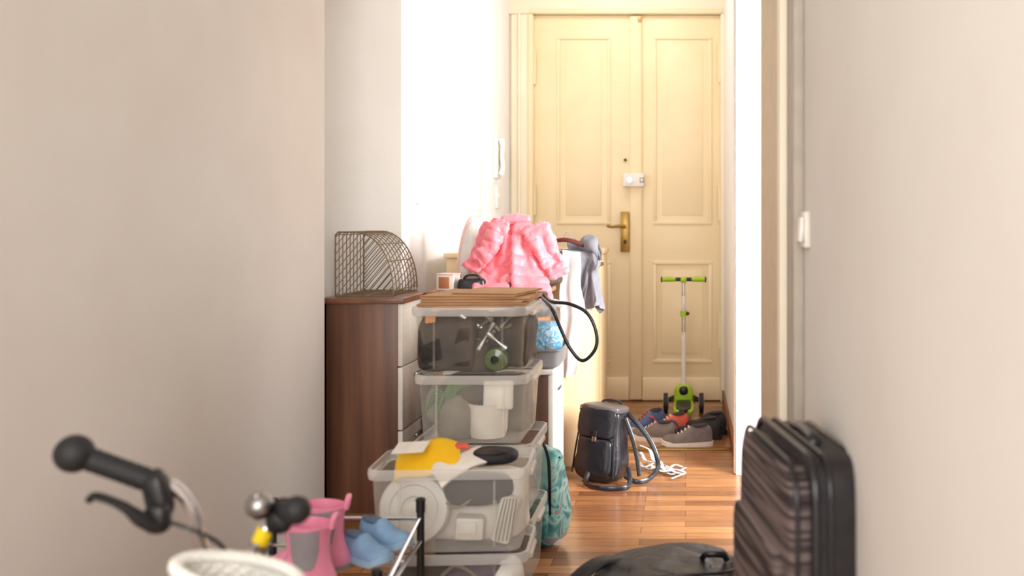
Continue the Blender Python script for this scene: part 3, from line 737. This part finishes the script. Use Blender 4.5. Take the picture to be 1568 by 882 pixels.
# ---------------------------------------------------------------- suitcase
b=B('striped_suitcase'); b.T=Matrix.Translation((.191,1.74,0))@rotz(9)
W,D,H=.115,.40,.66
b.soft((.022,0,.03+H/2+.0),(W-.015,D,H),'lugblack',e=.22,e2=.22,nu=56,nv=36)
b.soft((-.036,0,.03+H/2-.005),(.05,D-.02,H-.02),'stripe',e=.22,e2=.3,nu=56,nv=36)
b.soft((-.064,.0,.03+H/2-.06),(.03,D-.07,H-.17),'stripe',e=.2,e2=.3,nu=56,nv=36,nz=.006)
def loop(x,d,z0,z1,r,k,rad):
    pts=[]
    for (cy,cz,a0) in ((d/2-r,z1-r,0),(-d/2+r,z1-r,90),(-d/2+r,z0+r,180),(d/2-r,z0+r,270)):
        for i in range(6):
            a=math.radians(a0+90*i/5); pts.append((x,cy+r*math.cos(a),cz+r*math.sin(a)))
    pts.append(pts[0]); b.tube(pts,rad,k,smooth=False,seg=8,up=(1,0,0))
loop(-.018,D+.004,.03,.03+H+.003,.06,'piping',.007); loop(-.046,D-.012,.04,.03+H-.008,.06,'piping',.004)
loop(.006,D+.004,.03,.03+H+.003,.06,'piping',.004); loop(.068,D-.02,.04,.03+H-.005,.06,'piping',.006)
b.tube([(.02,-.07,.685),(.02,-.06,.700),(.02,0,.705),(.02,.06,.700),(.02,.07,.685)],[.010,.012,.011,.012,.010],'piping',seg=10,asp=.6,up=(0,0,1))
b.tube([(.02,-D/2+.004,.28),(.02,-D/2-.016,.30),(.02,-D/2-.018,.37),(.02,-D/2-.016,.44),(.02,-D/2+.004,.46)],.010,'piping',seg=10,up=(1,0,0))
for y in (-.16,.16):
    for x in (-.03,.05): b.cyl((x-.012,y,.022),(x+.012,y,.022),.022,'black',18)
b.done()

# ---------------------------------------------------------------- dark backpack on floor
b=B('charcoal_rucksack'); b.T=Matrix.Translation((-.06,2.52,.105))@rotz(4)
def hump(p):
    return V((p.x,p.y,p.z*(1.0-.5*max(0,-p.x)/.24) if p.z>0 else p.z))
b.soft((.02,0,-.0),(.42,.38,.205),'baggrey',e=.6,e2=.55,nz=.03,nsc=7,f=hump,nu=80,nv=48,crease=.010)
b.soft((.05,-.05,.055),(.28,.24,.10),'baggrey',e=.5,nz=.025,nsc=9,crease=.010,nu=60,nv=36)
b.soft((.03,-.15,.03),(.24,.09,.09),'baggrey',e=.5,nz=.02,nsc=9,crease=.010,nu=50,nv=30)
b.tube([(-.09,-.10,.085),(-.02,-.135,.103),(.06,-.145,.11),(.14,-.125,.105),(.18,-.06,.09)],.004,'piping',n=40,seg=8)
b.tube([(-.06,-.165,.070),(.0,-.185,.078),(.08,-.188,.078),(.14,-.17,.070)],.0035,'steel',n=30,seg=6)
b.tube([(.10,-.02,.105),(.11,-.05,.125),(.15,-.05,.123),(.165,-.02,.10)],.008,'black',n=24,seg=8,asp=.5)
b.tube([(-.10,.10,.07),(-.17,.08,.065),(-.24,.02,.02),(-.27,-.05,-.06),(-.22,-.12,-.09),(-.14,-.15,-.085)],[.02,.030,.028,.018,.014,.01],'baggrey',n=50,seg=12,asp=.35,up=(0,0,1))
b.tube([(-.16,-.02,.045),(-.215,-.03,.03),(-.29,-.06,-.04),(-.32,-.10,-.09),(-.27,-.17,-.095)],.010,'black',n=40,seg=8,asp=.35,up=(0,0,1))
b.done(60)

# ---------------------------------------------------------------- shoe rack
b=B('metal_shoe_rack')
xl,xr,yf,yb=-1.02,-.655,2.08,2.42
ZT=.285
for x in (xl,xr):
    for y,zt in ((yf,.33),(yb,.385)):
        b.cyl((x,y,0),(x,y,zt-.02),.0095,'black',14); b.cyl((x,y,zt-.03),(x,y,zt),.0115,'black',14); b.soft((x,y,zt),(.026,.026,.014),'black',e=1,nu=14,nv=8)
    for z in (.07,ZT): b.cyl((x,yf,z-.03),(x,yb,z),.006,'chrome',12)
for z in (.07,ZT):
    for f_ in (.08,.36,.64,.92):
        y=yf+(yb-yf)*f_; zz=z-.03+.03*f_
        b.cyl((xl,y,zz),(xr,y,zz),.005,'chrome',10)
b.cyl((xl,yb,.34),(xr,yb,.34),.005,'chrome',10)
b.cyl((xr,yf,.265),(xr,yb,.345),.005,'chrome',10)
b.done()
shoe('blue_slip_on_shoe',(-.745,2.285,.281),-30,.145,.064,.058,up='blueshoe',sole='bluesole',sh=.014,inner='blueinner',low=True)
shoe('blue_slip_on_shoe',(-.728,2.372,.288),-22,.145,.064,.062,up='blueshoe',sole='bluesole',sh=.014,inner='blueinner',low=True)

def boot(pos,ang,sc_=.74,wd=1.08):
    b=B('pink_rubber_boot'); b.T=Matrix.Translation(pos)@rotz(ang)@Matrix.Diagonal((wd,wd,sc_,1))
    def ring(cx,rx,ry,z,tx=0): return [V((cx+rx*math.cos(a),ry*math.sin(a),z+tx*math.cos(a))) for a in [2*math.pi*i/32 for i in range(32)]]
    rl=[ring(.03,.085,.038,.008),ring(.03,.087,.040,.02),ring(.028,.084,.040,.04),ring(.016,.066,.039,.062),ring(.004,.048,.037,.085),ring(0,.041,.037,.11),ring(0,.042,.040,.15),ring(.0,.046,.044,.19,.004),ring(0,.048,.046,.20,.006),ring(0,.044,.042,.201,.006),ring(0,.040,.038,.15),ring(0,.038,.034,.10)]
    b.rings(rl[:9],'bootpink',capb=True); b.rings(rl[8:],'bootpink',capt=True)
    b.rings([ring(.03,.089,.042,0),ring(.03,.090,.043,.014)],'bootgrey',capb=True,capt=True)
    for s_ in (-1,1):
        def fn(u,v):
            a=math.radians(90*s_+(-38+76*u)); z=.075+.115*v; t=(z-.11)/.09
            r=1.0+.04
            rx=(.041+.005*max(0,t))*r+.006*max(0,-t); ry=(.037+.007*max(0,t))*r
            w=(.45+.55*min(1,v*2.2)**.5); a=math.radians(90*s_)+(a-math.radians(90*s_))*w
            return V((rx*math.cos(a),ry*math.sin(a),z))
        b.grid(fn,12,14,'bootgrey')
    for c_ in (-.047,.047):
        b.tube([(c_,-.012,.185),(c_*1.1,-.012,.218),(c_*1.1,.012,.218),(c_,.012,.185)],.006,'bootpink',seg=8)
    b.done()
boot((-.828,2.15,.263),188); boot((-.838,2.265,.271),193)

# ---------------------------------------------------------------- kids bicycle
b=B('kids_bicycle')
b.tube([(-.808,1.497,.673),(-.785,1.51,.660),(-.766,1.52,.625),(-.760,1.53,.575),(-.745,1.55,.51),(-.72,1.57,.475),(-.705,1.57,.475),(-.702,1.58,.52),(-.690,1.59,.555),(-.672,1.60,.592),(-.650,1.58,.605)],.0105,'chrome',n=70,seg=14)
b.tube([(-.703,1.585,.515),(-.696,1.59,.54),(-.683,1.595,.572)],.0135,'yellow_s',n=12,seg=14); b.tube([(-.697,1.589,.540),(-.693,1.591,.549)],.014,'steel',n=3,seg=14)
def grip(p0,p1,kn=.056):
    p0,p1=V(p0),V(p1); d=(p1-p0)
    b.tube([p0,p1],[.0175,.017,.0175],'rubber',n=30,seg=18,puff=(10,.10)); 
    b.soft(p1,(kn,kn,kn),'rubber',e=1,nu=24,nv=16); b.tube([p0-d*.04,p0+d*.06],[.021,.021],'rubber',n=2,seg=18)
grip((-.812,1.495,.674),(-.908,1.455,.727)); grip((-.652,1.585,.604),(-.604,1.52,.624),.044)
b.soft((-.802,1.49,.655),(.036,.035,.070),'black',e=.6,nu=20,nv=14,rot=rotm(0,-12,0)); b.soft((-.795,1.475,.625),(.035,.03,.045),'black',e=.6,nu=16,nv=12)
b.tube([(-.79,1.465,.615),(-.805,1.45,.630),(-.822,1.44,.650),(-.842,1.44,.660),(-.868,1.44,.668),(-.877,1.44,.662)],[.010,.010,.007,.006,.006,.006],'black',n=40,seg=10,asp=1.4)
b.tube([(-.785,1.47,.620),(-.765,1.46,.622),(-.735,1.46,.612),(-.705,1.48,.585),(-.70,1.53,.53)],.0032,'black',n=30,seg=8)
b.soft((-.652,1.57,.592),(.04,.03,.04),'black',e=.7,nu=16,nv=12)
b.lathe([(.001,.017),(.010,.016),(.018,.010),(.0215,.001),(.022,-.004),(.020,-.006),(.001,-.006)],(-.678,1.555,.623),'steel',rot=rotm(38,-10,0)); b.lathe([(.001,-.004),(.017,-.006),(.018,-.016),(.012,-.022),(.001,-.022)],(-.678,1.555,.623),'black',rot=rotm(38,-10,0))
b.soft((-.676,1.543,.639),(.008,.008,.008),'chrome',e=1,nu=10,nv=8)
b.tube([(-.655,1.56,.585),(-.65,1.53,.560),(-.68,1.52,.545)],.003,'black',seg=6)
def wheel(c,r,dirv):
    c=V(c); dirv=V(dirv).normalized(); pts=[c+dirv*r*math.cos(a)+V((0,0,1))*r*math.sin(a) for a in [2*math.pi*i/40 for i in range(41)]]
    ax=dirv.cross(V((0,0,1)))
    b.tube(pts,.017,'rubber',smooth=False,seg=12,up=ax); b.tube([c+(p-c)*.88 for p in pts],.008,'chrome',smooth=False,seg=8,up=ax)
    for i in range(16): b.cyl(c,c+(pts[int(i*2.5)]-c)*.88,.0012,'steel',5)
    b.cyl(c-ax*.035,c+ax*.035,.012,'steel',12)
hd=V((-.712,1.575,.475)); fw=V((-.722,1.66,.162)); rw=V((-.80,1.02,.162))
b.cyl(hd,(-.716,1.60,.36),.016,'bootpink',16)
for s_ in (-1,1): b.tube([(-.716+s_*.012,1.60,.36),(-.718+s_*.03,1.62,.30),fw+V((s_*.034,0,0))],.008,'bootpink',seg=10)
wheel(fw,.145,(.1,1,0)); wheel(rw,.145,(.13,1,0))
b.tube([(-.716,1.59,.40),(-.74,1.42,.27),(-.765,1.25,.20)],.015,'bootpink',seg=12); b.tube([(-.765,1.25,.20),(-.775,1.20,.42)],.012,'bootpink',n=2,seg=12,up=(1,0,0))
for s_ in (-1,1): b.tube([(-.765,1.25,.20),rw+V((s_*.035,0,0))],.007,'bootpink',n=2,seg=8,up=(0,0,1)); b.tube([(-.773,1.21,.36),rw+V((s_*.035,0,0))],.007,'bootpink',n=2,seg=8,up=(0,0,1))
b.soft((-.777,1.17,.44),(.12,.2,.05),'white',e=.8,nu=24,nv=14); b.cyl((-.84,1.25,.2),(-.69,1.25,.2),.009,'steel',10)
for s_ in (-1,1): b.box((-.765+s_*.09,1.25,.2+s_*.0),(.05,.06,.018),'black',.004)
# wicker basket mounted on the bars
bc=V((-.656,1.435,0))
zt,zb=.551,.41
tz=lambda x:(-.20*(x-bc.x))
def bring(z,sx,sy,n=64): return [V((bc.x+sx*math.cos(2*math.pi*i/n),bc.y+sy*math.sin(2*math.pi*i/n),z+tz(bc.x+sx*math.cos(2*math.pi*i/n)))) for i in range(n+1)]
for k in range(17):
    f_=k/16; z=zb+(zt-zb)*f_; sx=.068+.018*f_; sy=.045+.012*f_
    pts=[]
    for i in range(97):
        a=2*math.pi*i/96; w=.003*math.sin(a*24+math.pi*k); x=bc.x+(sx+w)*math.cos(a); pts.append(V((x,bc.y+(sy+w)*math.sin(a),z+tz(x))))
    b.tube(pts,.0048,'wicker',smooth=False,seg=6,up=(0,0,1))
for i in range(24):
    a=2*math.pi*i/24
    b.cyl((bc.x+.068*math.cos(a),bc.y+.045*math.sin(a),zb),(bc.x+.086*math.cos(a),bc.y+.057*math.sin(a),zt+tz(bc.x+.086*math.cos(a))),.003,'wicker',6)
for ph in (0,1,2):
    pts=[]
    for i in range(145):
        a=2*math.pi*i/144; o=.006; x=bc.x+(.086+o*math.cos(a*20+ph*2.09))*math.cos(a); pts.append(V((x,bc.y+(.058+o*math.cos(a*20+ph*2.09))*math.sin(a),zt+.004+tz(x)+o*math.sin(a*20+ph*2.09))))
    b.tube(pts,.0052,'wicker',smooth=False,seg=6,up=(0,0,1))
b.rings([bring(zb,.001,.001),bring(zb,.069,.046)],'wicker')
b.rings([bring(zb,.067,.044),bring(zt,.083,.055)],'wicker')
b.done()

# ---------------------------------------------------------------- lights, world, camera
w=bpy.data.worlds.new('World'); bpy.context.scene.world=w; w.use_nodes=True
bg=w.node_tree.nodes['Background']; bg.inputs[0].default_value=(1,.99,.975,1); bg.inputs[1].default_value=2.1
def area(name,loc,tgt,sx,sy,e,col):
    L=bpy.data.lights.new(name,'AREA'); L.shape='RECTANGLE'; L.size=sx; L.size_y=sy; L.energy=e; L.color=col
    o=bpy.data.objects.new(name,L); bpy.context.scene.collection.objects.link(o); o.location=loc
    o.rotation_euler=(V(tgt)-V(loc)).to_track_quat('-Z','Y').to_euler(); return o
area('window_light_rear',(-.5,-1.3,1.7),(-.5,3.5,.8),1.4,1.6,52,(1,.99,.975))
area('window_light_side_room',(2.1,2.1,1.7),(-1.1,4.75,1.1),.9,1.5,260,(1,.98,.955))
area('hall_fill_light',(-.4,5.0,2.8),(-.4,5.3,0),.5,.5,9,(1,.92,.80))  # added fill to brighten the door end, not an actual ceiling lamp

cd=bpy.data.cameras.new('camera'); cam=bpy.data.objects.new('camera',cd); bpy.context.scene.collection.objects.link(cam)
cam.location=(0,0,1.07); cam.rotation_euler=(math.radians(90),0,0)
cd.sensor_width=36; cd.lens=36*1500/1568; cd.shift_x=-266/1568; cd.shift_y=-100/1568
cd.dof.use_dof=True; cd.dof.focus_distance=3.7; cd.dof.aperture_fstop=2.2
cd.clip_start=.05
bpy.context.scene.camera=cam
vs=bpy.context.scene.view_settings
vs.view_transform='Standard'; vs.look='None'; vs.exposure=0
